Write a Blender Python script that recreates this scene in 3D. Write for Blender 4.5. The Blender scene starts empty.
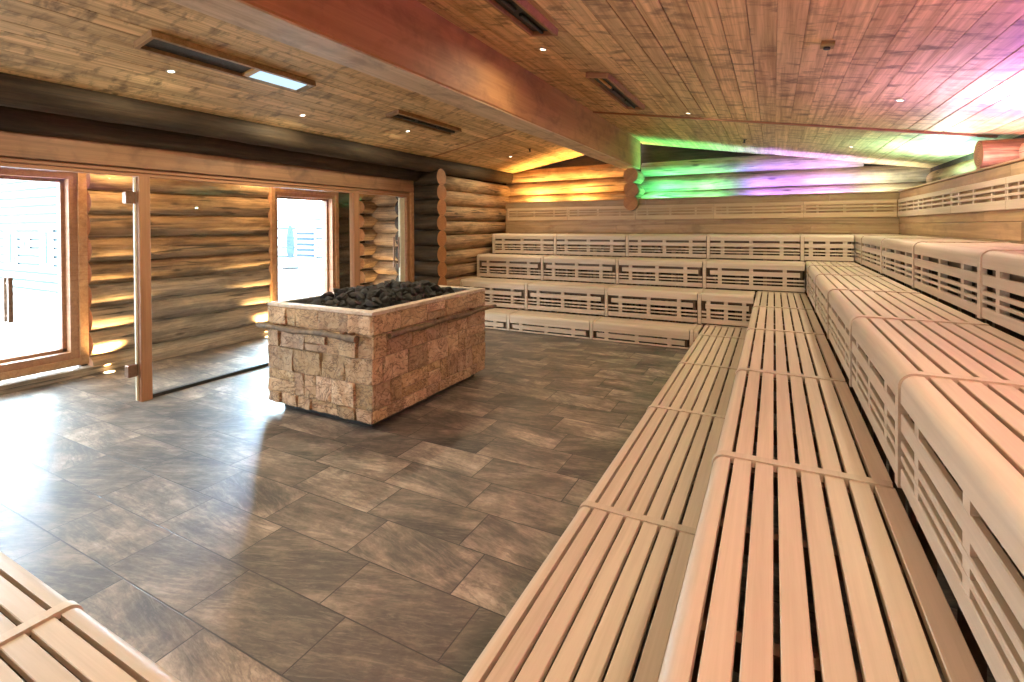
import bpy, bmesh, math, random
from mathutils import Vector, Matrix, Euler
from mathutils.bvhtree import BVHTree
random.seed(11)
PI = math.pi
SC = bpy.context.scene
COL = SC.collection
H = 1.62                      # eye height

# ------------------------------------------------------------------ materials
def new_mat(name):
    m = bpy.data.materials.new(name); m.use_nodes = True
    nt = m.node_tree; nt.nodes.clear()
    out = nt.nodes.new('ShaderNodeOutputMaterial')
    return m, nt, out

class G:
    """small node-graph helper"""
    def __init__(s, name):
        s.m, s.nt, s.out = new_mat(name)
    def n(s, t, **kw):
        nd = s.nt.nodes.new(t)
        for k, v in kw.items(): setattr(nd, k, v)
        return nd
    def l(s, a, b): s.nt.links.new(a, b)
    def put(s, sock, v):
        if hasattr(v, 'is_output'): s.l(v, sock)
        else: sock.default_value = v
    def math(s, op, a, b=0.0, c=None):
        nd = s.n('ShaderNodeMath', operation=op)
        s.put(nd.inputs[0], a); s.put(nd.inputs[1], b)
        if c is not None: s.put(nd.inputs[2], c)
        return nd.outputs[0]
    def vmul(s, v, sc, off=None):
        nd = s.n('ShaderNodeVectorMath', operation='MULTIPLY_ADD')
        s.put(nd.inputs[0], v); nd.inputs[1].default_value = sc
        if off is None: nd.inputs[2].default_value = (0, 0, 0)
        else: s.put(nd.inputs[2], off)
        return nd.outputs[0]
    def noise(s, vec, scale=1.0, detail=4.0, rough=.55, dist=0.0):
        nd = s.n('ShaderNodeTexNoise')
        s.put(nd.inputs['Vector'], vec)
        nd.inputs['Scale'].default_value = scale; nd.inputs['Detail'].default_value = detail
        nd.inputs['Roughness'].default_value = rough; nd.inputs['Distortion'].default_value = dist
        return nd.outputs['Fac']
    def ramp(s, fac, stops):
        nd = s.n('ShaderNodeValToRGB'); s.put(nd.inputs[0], fac)
        el = nd.color_ramp.elements
        while len(el) < len(stops): el.new(.5)
        for e, (p, c) in zip(el, stops):
            e.position = p; e.color = (c[0], c[1], c[2], 1) if hasattr(c, '__len__') else (c, c, c, 1)
        return nd.outputs[0]
    def mix(s, f, a, b, mode='MIX'):
        nd = s.n('ShaderNodeMix', data_type='RGBA', blend_type=mode)
        s.put(nd.inputs[0], f)
        for i, v in ((6, a), (7, b)):
            if hasattr(v, 'is_output'): s.l(v, nd.inputs[i])
            else: nd.inputs[i].default_value = (v[0], v[1], v[2], 1)
        return nd.outputs[2]
    def coords(s, kind='Object'):
        return s.n('ShaderNodeTexCoord').outputs[kind]
    def rnd(s):
        return s.n('ShaderNodeObjectInfo').outputs['Random']
    def tint(s):
        return s.n('ShaderNodeAttribute', attribute_name='tint').outputs['Fac']
    def shift(s, vec, amount):      # moves the pattern by a per-board / per-object number
        cv = s.n('ShaderNodeCombineXYZ')
        for i in range(3): s.put(cv.inputs[i], amount)
        nd = s.n('ShaderNodeVectorMath', operation='ADD')
        s.l(vec, nd.inputs[0]); s.l(cv.outputs[0], nd.inputs[1])
        return nd.outputs[0]
    def bsdf(s, col, rough=.5, bump=None, bump_d=.01, bump_s=.5, metal=0.0, spec=.5, coat=0.0):
        b = s.n('ShaderNodeBsdfPrincipled')
        if hasattr(col, 'is_output'): s.l(col, b.inputs['Base Color'])
        else: b.inputs['Base Color'].default_value = (col[0], col[1], col[2], 1)
        s.put(b.inputs['Roughness'], rough)
        b.inputs['Metallic'].default_value = metal
        b.inputs['Specular IOR Level'].default_value = spec
        b.inputs['Coat Weight'].default_value = coat
        if bump is not None:
            bn = s.n('ShaderNodeBump'); bn.inputs['Distance'].default_value = bump_d
            bn.inputs['Strength'].default_value = bump_s
            s.l(bump, bn.inputs['Height']); s.l(bn.outputs[0], b.inputs['Normal'])
        s.l(b.outputs[0], s.out.inputs[0])
        return s.m

def wood(name, dark, light, grain=(.7, 16, 16), contrast=(.3, .72), tint_amt=.22, rough=.5, blotch=0.0, blotch_col=(.05, .03, .02),
         bump=.25, blotch_sc=(1.2, 5, 5), blotch_at=(.5, .7)):
    """boards that run along the object's local x"""
    g = G(name)
    off = g.math('ADD', g.math('MULTIPLY', g.rnd(), 17.0), g.math('MULTIPLY', g.tint(), 31.0))
    co = g.shift(g.coords(), off)
    n1 = g.noise(g.vmul(co, grain), 1.0, 5, .6, .6)
    n2 = g.noise(g.vmul(co, (grain[0] * 2.5, grain[1] * 4, grain[2] * 4)), 1.0, 3, .6)
    f = g.math('ADD', g.math('MULTIPLY', n1, .7), g.math('MULTIPLY', n2, .3))
    col = g.ramp(f, [(contrast[0], dark), (contrast[1], light)])
    t = g.math('ADD', g.math('MULTIPLY', g.tint(), tint_amt * 2), 1 - tint_amt)
    hsv = g.n('ShaderNodeHueSaturation'); g.l(col, hsv.inputs['Color']); g.l(t, hsv.inputs['Value'])
    col = hsv.outputs[0]
    if blotch:
        b = g.noise(g.vmul(co, blotch_sc), 1.0, 4, .62, .4)
        bf = g.ramp(b, [(blotch_at[0], 0.0), (blotch_at[1], blotch)])
        col = g.mix(bf, col, blotch_col)
    return g.bsdf(col, rough, f, .004, bump)

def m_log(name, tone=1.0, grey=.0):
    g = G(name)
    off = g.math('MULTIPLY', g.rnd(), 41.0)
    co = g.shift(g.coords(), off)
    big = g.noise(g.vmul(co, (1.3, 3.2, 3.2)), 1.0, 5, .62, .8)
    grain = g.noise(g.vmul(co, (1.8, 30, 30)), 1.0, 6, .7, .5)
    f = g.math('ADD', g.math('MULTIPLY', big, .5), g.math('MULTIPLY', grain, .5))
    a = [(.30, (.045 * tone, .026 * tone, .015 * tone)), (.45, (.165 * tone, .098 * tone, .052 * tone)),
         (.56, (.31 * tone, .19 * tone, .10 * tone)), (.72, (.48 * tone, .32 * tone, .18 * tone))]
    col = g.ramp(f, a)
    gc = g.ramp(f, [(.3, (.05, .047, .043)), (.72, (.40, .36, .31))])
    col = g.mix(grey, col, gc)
    # weather cracks that run along the log
    ck = g.noise(g.vmul(co, (.9, 20, 20)), 1.0, 3, .5, 1.2)
    cf = g.ramp(ck, [(.33, .9), (.39, 0.0)])
    col = g.mix(cf, col, (.03, .02, .013))
    kn = g.n('ShaderNodeTexVoronoi'); g.put(kn.inputs['Vector'], g.vmul(co, (1.6, 5, 5))); kn.inputs['Scale'].default_value = 1.0
    kf = g.ramp(kn.outputs['Distance'], [(.06, .8), (.13, 0.0)])
    col = g.mix(kf, col, (.05, .03, .018))
    h = g.math('ADD', g.math('MULTIPLY', f, .8), g.math('MULTIPLY', ck, .5))
    return g.bsdf(col, .72, h, .02, .5, spec=.3)

def m_end(name):
    g = G(name)
    co = g.coords()
    w = g.n('ShaderNodeTexWave', wave_type='RINGS', rings_direction='X')
    g.l(co, w.inputs['Vector']); w.inputs['Scale'].default_value = 14; w.inputs['Distortion'].default_value = 2.5
    n = g.noise(co, 9, 4)
    f = g.math('ADD', g.math('MULTIPLY', w.outputs['Fac'], .4), g.math('MULTIPLY', n, .6))
    return g.bsdf(g.ramp(f, [(.25, (.22, .075, .02)), (.75, (.50, .21, .07))]), .6, f, .004, .4)

def m_tiles(name, x0, y0, tw, th, stag):
    g = G(name)
    co = g.coords()
    sx = g.n('ShaderNodeSeparateXYZ'); g.l(co, sx.inputs[0])
    r = g.math('DIVIDE', g.math('SUBTRACT', sx.outputs[1], y0), th)
    row = g.math('FLOOR', r); fy = g.math('SUBTRACT', r, row)
    c = g.math('DIVIDE', g.math('ADD', g.math('SUBTRACT', sx.outputs[0], x0), g.math('MULTIPLY', row, stag)), tw)
    colm = g.math('FLOOR', c); fx = g.math('SUBTRACT', c, colm)
    ex = g.math('MULTIPLY', g.math('MINIMUM', fx, g.math('SUBTRACT', 1.0, fx)), tw)
    ey = g.math('MULTIPLY', g.math('MINIMUM', fy, g.math('SUBTRACT', 1.0, fy)), th)
    e = g.math('MINIMUM', ex, ey)
    joint = g.ramp(g.math('MULTIPLY', e, 100.0), [(.18, 1.0), (.40, 0.0)])
    idv = g.n('ShaderNodeCombineXYZ'); g.l(row, idv.inputs[0]); g.l(colm, idv.inputs[1])
    wn = g.n('ShaderNodeTexWhiteNoise', noise_dimensions='3D'); g.l(idv.outputs[0], wn.inputs['Vector'])
    offs = g.n('ShaderNodeVectorMath', operation='SCALE'); g.l(wn.outputs['Color'], offs.inputs[0]); offs.inputs['Scale'].default_value = 23.0
    p = g.n('ShaderNodeVectorMath', operation='ADD'); g.l(co, p.inputs[0]); g.l(offs.outputs[0], p.inputs[1])
    p = p.outputs[0]
    rot = g.n('ShaderNodeVectorRotate', rotation_type='Z_AXIS'); g.l(p, rot.inputs['Vector'])
    g.l(g.math('SUBTRACT', g.math('MULTIPLY', wn.outputs['Value'], .8), .5), rot.inputs['Angle'])
    pr = rot.outputs[0]
    n1 = g.noise(g.vmul(pr, (1.3, 5.0, 1)), 1.0, 6, .60, .5)
    n2 = g.noise(pr, 2.6, 6, .68, .4)
    n3 = g.noise(g.vmul(pr, (16, 40, 1)), 1.0, 6, .7, .6)
    f = g.math('ADD', g.math('ADD', g.math('MULTIPLY', n1, .46), g.math('MULTIPLY', n2, .36)), g.math('MULTIPLY', n3, .18))
    col = g.ramp(f, [(.39, (.032, .026, .023)), (.46, (.092, .070, .054)), (.53, (.190, .142, .106)), (.62, (.40, .31, .235))])
    val = g.math('ADD', .62, g.math('MULTIPLY', wn.outputs['Value'], .7))
    hsv = g.n('ShaderNodeHueSaturation'); g.l(col, hsv.inputs['Color']); g.l(val, hsv.inputs['Value'])
    vein = g.noise(g.vmul(pr, (.9, 3.6, 1)), 1.0, 6, .66, 1.0)
    vf = g.ramp(vein, [(.465, 0.0), (.5, .55), (.535, 0.0)])
    col = g.mix(vf, hsv.outputs[0], (.065, .050, .042))
    patch = g.noise(g.vmul(pr, (1.6, 2.6, 1)), 1.0, 7, .7, .8)
    pf = g.ramp(patch, [(.50, 0.0), (.62, .60)])
    col = g.mix(pf, col, (.050, .041, .036))
    speck = g.noise(g.vmul(pr, (6, 42, 1)), 1.0, 6, .72, .8)
    sf = g.ramp(speck, [(.50, 0.0), (.72, .30)])
    col = g.mix(sf, col, (.45, .36, .28))
    col = g.mix(joint, col, (.028, .023, .02))
    hgt = g.math('SUBTRACT', f, g.math('MULTIPLY', joint, .6))
    rg = g.math('ADD', .40, g.math('MULTIPLY', n2, .25))
    return g.bsdf(col, rg, hgt, .008, .45, spec=.6)

def m_stone(name):
    g = G(name)
    co = g.shift(g.coords(), g.math('MULTIPLY', g.tint(), 13.0))
    n1 = g.noise(co, 7, 6, .65, .6); n2 = g.noise(co, 34, 5, .65)
    f = g.math('ADD', g.math('MULTIPLY', n1, .6), g.math('MULTIPLY', n2, .4))
    c1 = g.ramp(f, [(.3, (.20, .105, .045)), (.5, (.42, .26, .125)), (.7, (.58, .41, .24))])
    c2 = g.ramp(f, [(.3, (.24, .125, .075)), (.5, (.47, .29, .18)), (.7, (.62, .45, .31))])
    col = g.mix(g.tint(), c1, c2)
    v = g.math('ADD', .72, g.math('MULTIPLY', g.math('FRACT', g.math('MULTIPLY', g.tint(), 7.31)), .5))
    hsv = g.n('ShaderNodeHueSaturation'); g.l(col, hsv.inputs['Color']); g.l(v, hsv.inputs['Value'])
    ck = g.noise(g.vmul(co, (6, 6, 9)), 1.0, 4, .55, 2.2)
    cf = g.ramp(ck, [(.46, 0.0), (.5, .85), (.54, 0.0)])
    return g.bsdf(g.mix(cf, hsv.outputs[0], (.10, .055, .03)), .8, f, .02, .9)

def m_noise(name, a, b, scale, rough=.8, bd=.01, bs=.6, metal=0, spec=.5):
    g = G(name)
    co = g.shift(g.coords(), g.math('MULTIPLY', g.rnd(), 9.0))
    f = g.noise(co, scale, 6, .65, .4)
    return g.bsdf(g.ramp(f, [(.32, a), (.68, b)]), rough, f, bd, bs, metal, spec)

def m_emit(name, col, st):
    g = G(name)
    e = g.n('ShaderNodeEmission'); e.inputs[0].default_value = (*col, 1); e.inputs[1].default_value = st
    g.l(e.outputs[0], g.out.inputs[0]); return g.m

def m_glass(name, tintc=(.97, .99, .99)):
    g = G(name)
    t = g.n('ShaderNodeBsdfTransparent'); t.inputs[0].default_value = (*tintc, 1)
    r = g.n('ShaderNodeBsdfGlossy'); r.inputs['Roughness'].default_value = .0
    lw = g.n('ShaderNodeLayerWeight')
    fr = g.math('ADD', .035, g.math('MULTIPLY', g.math('POWER', lw.outputs['Facing'], 5.0), .9))
    mx = g.n('ShaderNodeMixShader')
    g.l(fr, mx.inputs[0]); g.l(t.outputs[0], mx.inputs[1]); g.l(r.outputs[0], mx.inputs[2])
    g.l(mx.outputs[0], g.out.inputs[0]); return g.m

M = {}
M['tan'] = wood('tan_backrest', (.42, .26, .13), (.62, .42, .24), (.9, 22, 22), (.3, .7), .13, .48, bump=.12)
M['bench'] = wood('bench_wood', (.48, .35, .245), (.63, .48, .35), (.9, 22, 22), (.3, .7), .08, .48, bump=.12)
M['panel'] = wood('panel_boards', (.22, .12, .052), (.46, .28, .14), (.6, 14, 14), (.32, .68), .2, .5, .55, (.16, .075, .03), blotch_sc=(3, 6, 6))
M['ceiling'] = wood('ceiling_boards', (.42, .245, .10), (.82, .56, .28), (.8, 20, 20), (.36, .62), .15, .55, .85, (.13, .07, .03),
                    blotch_sc=(10, 4.5, 4.5), blotch_at=(.50, .70))
M['beam'] = wood('beam_wood', (.33, .13, .045), (.52, .24, .095), (.5, 11, 11), (.3, .7), .05, .62, .6, (.2, .07, .025), blotch_sc=(3, 5, 5))
M['pine'] = wood('pine_frame', (.25, .105, .04), (.50, .255, .115), (.7, 18, 18), (.3, .7), .15, .5, .5, (.2, .085, .03), blotch_sc=(4, 4, 4))
M['header'] = wood('header_wood', (.17, .075, .032), (.36, .175, .085), (.7, 18, 18), (.3, .7), .1, .55, .6, (.10, .04, .018), blotch_sc=(4, 4, 4))
M['redpine'] = wood('red_pine_frame', (.24, .10, .045), (.42, .2, .095), (.7, 18, 18), (.3, .7), .12, .5)
M['beam_lit'] = wood('lit_underside_wood', (.44, .28, .15), (.74, .53, .33), (.7, 14, 14), (.3, .7), .1, .55, .6, (.2, .12, .07), blotch_sc=(4, 5, 5))  # paler wood tone paints light onto the beam's underside
M['carcass'] = wood('carcass_shade_wood', (.10, .055, .028), (.20, .115, .06))  # dark brown paints deeper shade behind the bench slots
M['log'] = m_log('log_bark_brown', 1.2, .0)
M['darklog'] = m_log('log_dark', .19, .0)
M['greylog'] = m_log('log_weathered', 1.25, .35)
M['golden'] = m_log('log_golden', 1.25, .05)
M['end'] = m_end('log_end_grain')
M['tiles'] = m_tiles('slate_tiles', -3.44, 1.195, .622, .304, .155)
M['stone'] = m_stone('split_stone')
M['mortar'] = m_noise('stone_joint', (.16, .10, .065), (.33, .22, .15), 30)
M['slab'] = m_noise('stone_rim', (.42, .29, .21), (.66, .51, .40), 16, .75)
M['rock'] = m_noise('sauna_rock', (.009, .0075, .0065), (.055, .041, .032), 14, .8, .02, .8)
M['rod'] = m_noise('rusty_rod', (.06, .036, .02), (.22, .135, .07), 18, .7, .01, .7)
M['black'] = m_noise('black_metal', (.012, .012, .012), (.03, .03, .03), 20, .45, .001, .1)
M['darkmesh'] = m_noise('dark_grille', (.02, .018, .016), (.06, .05, .042), 60, .6, .002, .3)
M['steel'] = m_noise('brushed_steel', (.5, .48, .45), (.72, .7, .66), 30, .35, .001, .1, metal=1)
M['bronze'] = m_noise('bronze_metal', (.16, .085, .05), (.26, .14, .085), 25, .4, .001, .1, metal=.6)
M['cream'] = wood('lit_edge_cream', (.62, .52, .36), (.80, .71, .54), (.7, 18, 18), (.3, .7), .05, .5)  # pale tone paints light on the jamb and post edge
M['glass'] = m_glass('clear_glass')
M['lens'] = m_emit('lamp_lens', (1, .86, .62), 9.0)
M['uplens'] = m_emit('floor_lamp_lens', (1, .72, .36), 9.0)
M['tube'] = m_emit('lit_tube', (.62, .84, 1.0), 1.15)
M['amber'] = m_noise('amber_reflector', (.5, .25, .06), (.75, .42, .12), 20, .35)
M['ochre'] = m_noise('ochre_plastic', (.25, .17, .05), (.38, .26, .09), 12, .5)
M['snow'] = m_noise('pale_paving', (.72, .74, .76), (.86, .87, .88), 1.5, .9, .01, .2)
M['siding'] = m_noise('white_siding', (.74, .78, .80), (.84, .87, .88), 6, .8, .001, .1)
M['groove'] = m_noise('siding_groove', (.028, .042, .05), (.04, .058, .066), 6, .8, .001, .1)
M['shutter'] = m_noise('blue_shutter', (.010, .032, .065), (.014, .042, .08), 6, .5, .001, .1)
M['parasol'] = m_noise('grey_cloth', (.032, .055, .072), (.052, .08, .10), 6, .8, .002, .1)
M['silicone'] = m_noise('black_seal', (.01, .01, .01), (.02, .02, .02), 20, .5, .001, .1)

# ------------------------------------------------------------------ mesh builder
class MB:
    def __init__(s): s.v = []; s.f = []; s.t = []; s.mi = []
    def add(s, vs, fs, tint=.5, mi=0):
        b = len(s.v); s.v += [tuple(v) for v in vs]
        for f in fs:
            s.f.append(tuple(i + b for i in f)); s.t.append(tint); s.mi.append(mi)
    def box(s, a, b, tint=.5, mi=0, ch=0.0):
        (x0, y0, z0), (x1, y1, z1) = a, b
        if ch:
            s.prism([(y0 + ch, z0), (y1 - ch, z0), (y1, z0 + ch), (y1, z1 - ch), (y1 - ch, z1), (y0 + ch, z1), (y0, z1 - ch), (y0, z0 + ch)], x0, x1, tint, mi)
            return
        s.add([(x0, y0, z0), (x1, y0, z0), (x1, y1, z0), (x0, y1, z0), (x0, y0, z1), (x1, y0, z1), (x1, y1, z1), (x0, y1, z1)],
              [(0, 3, 2, 1), (4, 5, 6, 7), (0, 1, 5, 4), (1, 2, 6, 5), (2, 3, 7, 6), (3, 0, 4, 7)], tint, mi)
    def prism(s, prof, x0, x1, tint=.5, mi=0, axis='x'):
        n = len(prof)
        def P(x, q):
            if axis == 'x': return (x, q[0], q[1])
            if axis == 'y': return (q[1], x, q[0])
            return (q[0], q[1], x)
        vs = [P(x0, q) for q in prof] + [P(x1, q) for q in prof]
        fs = [(i, (i + 1) % n, n + (i + 1) % n, n + i)[::-1] for i in range(n)] + [tuple(range(n)), tuple(range(2 * n - 1, n - 1, -1))]
        fs = [f[::-1] for f in fs]
        s.add(vs, fs, tint, mi)
    def cyl(s, p0, p1, r0, r1=None, n=16, tint=.5, mi=0, mi_cap=None):
        r1 = r0 if r1 is None else r1
        p0, p1 = Vector(p0), Vector(p1); d = (p1 - p0).normalized()
        u = d.orthogonal().normalized(); w = d.cross(u)
        vs = [p0 + (u * math.cos(2 * PI * i / n) + w * math.sin(2 * PI * i / n)) * r0 for i in range(n)]
        vs += [p1 + (u * math.cos(2 * PI * i / n) + w * math.sin(2 * PI * i / n)) * r1 for i in range(n)]
        s.add(vs, [(i, (i + 1) % n, n + (i + 1) % n, n + i) for i in range(n)], tint, mi)
        s.add(vs[:n], [tuple(range(n - 1, -1, -1))], tint, mi if mi_cap is None else mi_cap)
        s.add(vs[n:], [tuple(range(n))], tint, mi if mi_cap is None else mi_cap)
    def mesh(s, name, mats, smooth=None):
        me = bpy.data.meshes.new(name); me.from_pydata(s.v, [], s.f)
        for m in (mats if isinstance(mats, (list, tuple)) else [mats]): me.materials.append(m)
        me.polygons.foreach_set('material_index', s.mi)
        a = me.attributes.new('tint', 'FLOAT', 'FACE'); a.data.foreach_set('value', s.t)
        bm = bmesh.new(); bm.from_mesh(me); bmesh.ops.recalc_face_normals(bm, faces=bm.faces[:]); bm.to_mesh(me); bm.free()
        if smooth:
            me.polygons.foreach_set('use_smooth', [True] * len(me.polygons)); me.set_sharp_from_angle(angle=math.radians(smooth))
        me.update(); return me
    def build(s, name, mats, parent=None, smooth=None):
        return link(name, s.mesh(name, mats, smooth), parent)

def link(name, data, parent=None, loc=None, rot=None):
    o = bpy.data.objects.new(name, data); COL.objects.link(o)
    if parent is not None: o.parent = parent
    if loc is not None: o.location = loc
    if rot is not None: o.rotation_euler = rot
    return o
def tag(o, label=None, cat=None, group=None, kind=None):
    for k, v in (('label', label), ('category', cat), ('group', group), ('kind', kind)):
        if v: o[k] = v
    return o
def thing(name, label, cat, loc=(0, 0, 0), rotz=0.0, group=None):
    return tag(link(name, None, None, loc, (0, 0, rotz)), label, cat, group)
def struct(name, loc=(0, 0, 0)):
    return tag(link(name, None, None, loc), kind='structure')
def copy_tree(o, parent=None):
    c = o.copy(); COL.objects.link(c)
    if parent is not None: c.parent = parent
    for ch in list(o.children): copy_tree(ch, c)
    return c
R = random.random
U = random.uniform

# ------------------------------------------------------------------ planes of the place
X1, X2, X3, X4, XW = -.843, -.216, .389, .987, 1.571
Y1, Y2, Y3, Y4, YW = 6.811, 7.255, 7.762, 8.192, 8.80
Z1, Z2, Z3, Z4, ZT = .261, .695, 1.102, 1.477, 2.072
XG = -5.265                    # glass partition
XO = -6.75                     # outer log wall of the vestibule
YL = 9.24                      # back log wall face
XR = 1.93                      # side log wall face
YF = -2.2                      # wall behind the photographer
def zr(x): return 2.76 - .169 * x           # right roof slope
def zl(x): return 3.6155 + .19 * x          # left roof slope
XB0, XB1 = -2.36, -2.095                     # beam
ZB = 2.63

# ------------------------------------------------------------------ logs
_logmesh = {}
def log_mesh(L, r, ma, var):
    key = (round(L, 2), round(r, 3), ma, var)
    if key in _logmesh: return _logmesh[key]
    rs = random.Random(hash(key[:2]) + var * 77 + len(ma))
    n = 22; k = max(4, int(L / .16))
    ph = [rs.uniform(0, 6.28) for _ in range(10)]
    bumps = [(rs.uniform(0, L), rs.uniform(0, 6.28), rs.uniform(.004, .013)) for _ in range(int(L * 2.2))]
    mb = MB(); vs = []
    for i in range(k + 1):
        x = L * i / k
        cy = .006 * math.sin(x * 1.1 + ph[0]); cz = .007 * math.sin(x * .9 + ph[1])
        for j in range(n):
            a = 2 * PI * j / n
            rr = r * (1 + .022 * math.sin(2 * a + ph[2] + x * .7) + .016 * math.sin(3 * a + ph[3] - x * 1.7) + .012 * math.sin(5 * a + x * 3.1 + ph[4]) + .02 * math.sin(x * 1.9 + ph[5]))
            for bx, ba, bh in bumps:
                da = (a - ba + PI) % (2 * PI) - PI
                q = ((x - bx) / .10) ** 2 + (da * r / .06) ** 2
                if q < 6: rr += bh * math.exp(-q)
            vs.append((x, cy + rr * math.cos(a), cz + rr * math.sin(a)))
    fs = [(i * n + j, i * n + (j + 1) % n, (i + 1) * n + (j + 1) % n, (i + 1) * n + j) for i in range(k) for j in range(n)]
    mb.add(vs, fs, rs.random(), 0)
    mb.add(vs[:n], [tuple(range(n - 1, -1, -1))], .5, 1)
    mb.add(vs[-n:], [tuple(range(n))], .5, 1)
    me = mb.mesh('log', [M[ma], M['end']], 40)
    _logmesh[key] = me
    return me
_lv = [0]
def log(parent, p, axis, L, r, ma='log', var=None):
    """one log that starts at p and runs L along world x or y"""
    _lv[0] += 1
    me = log_mesh(L, r, ma, _lv[0] % 5 if var is None else var)
    return link('log', me, parent, p, (0, 0, 0) if axis == 'x' else (0, 0, PI / 2))

# ================================================================== THE SETTING
# ---- floor
mb = MB(); mb.box((-9.6, YF - .1, -.12), (2.3, 9.5, 0))
floor = mb.build('floor', M['tiles']); tag(floor, kind='structure')

# ---- wooden ceiling: grooved boards, laid in two slopes
def boards(name, xa, xb, fz, y0, ysplit, y1, width, rs):
    """boards along world y; the object is turned so that local x runs along them"""
    root = bpy.data.objects.new(name, None)
    mb = MB()
    sl = fz(1.0) - fz(0.0)
    n = int(round((xb - xa) / width)); w = (xb - xa) / n
    for i in range(n):
        a, b = xa + i * w, xa + (i + 1) * w
        g = .0008 if rs.random() < .8 else .004
        for (s, e) in ((y0, ysplit - .004), (ysplit + .004, y1)):
            c = .0015
            # profile in local (y=-worldx, z)
            P = [(-(a + g), fz(a + g) + c), (-(a + g + c), fz(a + g + c)), (-(b - g - c), fz(b - g - c)), (-(b - g), fz(b - g) + c),
                 (-(b - g), fz(b - g) + .03), (-(a + g), fz(a + g) + .03)]
            mb.prism(P, s, e, rs.random())
    mb.box((y0, -xb, max(fz(xa), fz(xb)) + .2), (y1, -xa, max(fz(xa), fz(xb)) + .22), .2)
    # sheet right above the boards closes the gaps
    mb.prism([(-xa, fz(xa) + .031), (-xb, fz(xb) + .031), (-xb, fz(xb) + .05), (-xa, fz(xa) + .05)], y0, y1, .1)
    o = mb.build(name, M['ceiling'])
    o.rotation_euler = (0, 0, PI / 2)
    return tag(o, kind='structure')
rs = random.Random(5)
boards('ceiling', XB1 - .05, 2.32, zr, YF, 6.29, 9.3, .146, rs)
boards('ceiling', -5.62, XB0 + .05, zl, YF, 6.36, 9.3, .132, rs)

# ---- ridge beam and the strips over the board joints
mb = MB(); mb.box((YF, -XB1, ZB), (8.92, -XB0, 3.22), .5, 0, .012)
beam = mb.build('trim_1', M['beam']); beam.rotation_euler = (0, 0, PI / 2); tag(beam, kind='structure')
mb = MB(); mb.box((YF, -XB1 + .001, ZB - .012), (8.92, -XB0 - .001, ZB - .0005), .5, 0, .003); mb.build('soffit_board', M['beam_lit'], beam)  # added strip, paler than the beam to paint light on its underside
def batten(name, xa, xb, y, fz, mat, w=.035, t=.022):
    mb = MB()
    d = math.hypot(xb - xa, fz(xb) - fz(xa)); ang = math.atan2(fz(xb) - fz(xa), xb - xa)
    mb.box((0, -w / 2, -t), (d, w / 2, -.001), .5, 0, .004)
    o = mb.build(name, mat); o.location = (xa, y, fz(xa)); o.rotation_euler = (0, -ang, 0)
    return tag(o, kind='structure')
batten('trim_2', XB1 + .01, 1.86, 6.29, zr, M['redpine'])
batten('trim_3', -4.76, XB0 - .01, 6.36, zl, M['redpine'], .02, .012)

# ---- back log wall, its stub of log ends under the beam
wb = struct('wall_back')
mb = MB(); mb.box((-5.6, YL + .10, 0), (2.3, YL + .3, 3.4)); mb.build('backing', M['darklog'], wb)
for k in range(7):
    z = 2.00 + .125 + .262 * (k - 1)
    if z + .1 > 2.95: break
    xl = -4.96
    if z < zl(-4.7) - .05 or True:
        log(wb, (xl, YL + .045, z), 'x', XB0 + .06 - xl, .138 + .004 * (k % 2), 'log')
    # the other side of the stub: cut at the slope
    xr = min(2.25, (2.76 - z) / .169 + .55)
    log(wb, (XB1 - .04, YL + .045, z - .02), 'x', xr - XB1 + .04, .138 + .004 * (k % 2), 'greylog')
for k in range(4):
    z = 2.00 + .02 + .235 * k
    if z > 2.55: break
    log(wb, (-2.205, 8.68, z), 'y', .62, .128, 'golden')

# ---- side log wall above the panelling and its stub of crossing logs
wr = struct('wall_right')
mb = MB(); mb.box((XR + .06, YF, 0), (XR + .3, 9.4, 2.6)); mb.build('backing', M['darklog'], wr)
for k in range(3):
    z = 1.99 + .255 * k
    if z + .13 > zr(XR) + .12: break
    log(wr, (XR + .13, YF, z), 'y', 6.02 - YF, .135, 'log', 1)
    log(wr, (XR + .13, 6.30, z), 'y', 9.05 - 6.30, .135, 'log', 2)
for k in range(2):
    log(wr, (1.69, 6.16, 2.275 - .25 * k), 'x', .62, .128, 'log')

# ---- return log wall beside the partition, crossing logs with cut ends, top log over the partition
wl = struct('wall_left')
for k in range(11):
    z = .10 + .2495 * k
    if z > 2.5: break
    log(wl, (-4.965, 6.62, z), 'y', 9.25 - 6.62, .134 + .004 * (k % 3), 'log')
for k in range(11):
    z = .20 + .2495 * k
    if z > 2.5: break
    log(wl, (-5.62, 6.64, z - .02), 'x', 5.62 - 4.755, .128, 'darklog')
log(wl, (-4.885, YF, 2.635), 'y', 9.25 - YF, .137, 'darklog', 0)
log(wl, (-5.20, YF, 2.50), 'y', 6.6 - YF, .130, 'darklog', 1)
mb = MB(); mb.box((-5.62, YF, 2.40), (-5.40, 6.55, 2.9)); mb.box((-5.62, 6.76, 0), (-5.10, 9.3, 2.9)); mb.build('backing', M['darklog'], wl)

# ---- wall behind the photographer
wf = struct('wall_front')
mb = MB()
for k in range(16): mb.box((-5.6, YF - .05, .2 * k), (2.3, YF, .2 * k + .196), R(), 0, .006)
mb.build('boarding', M['panel'], wf)

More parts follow.
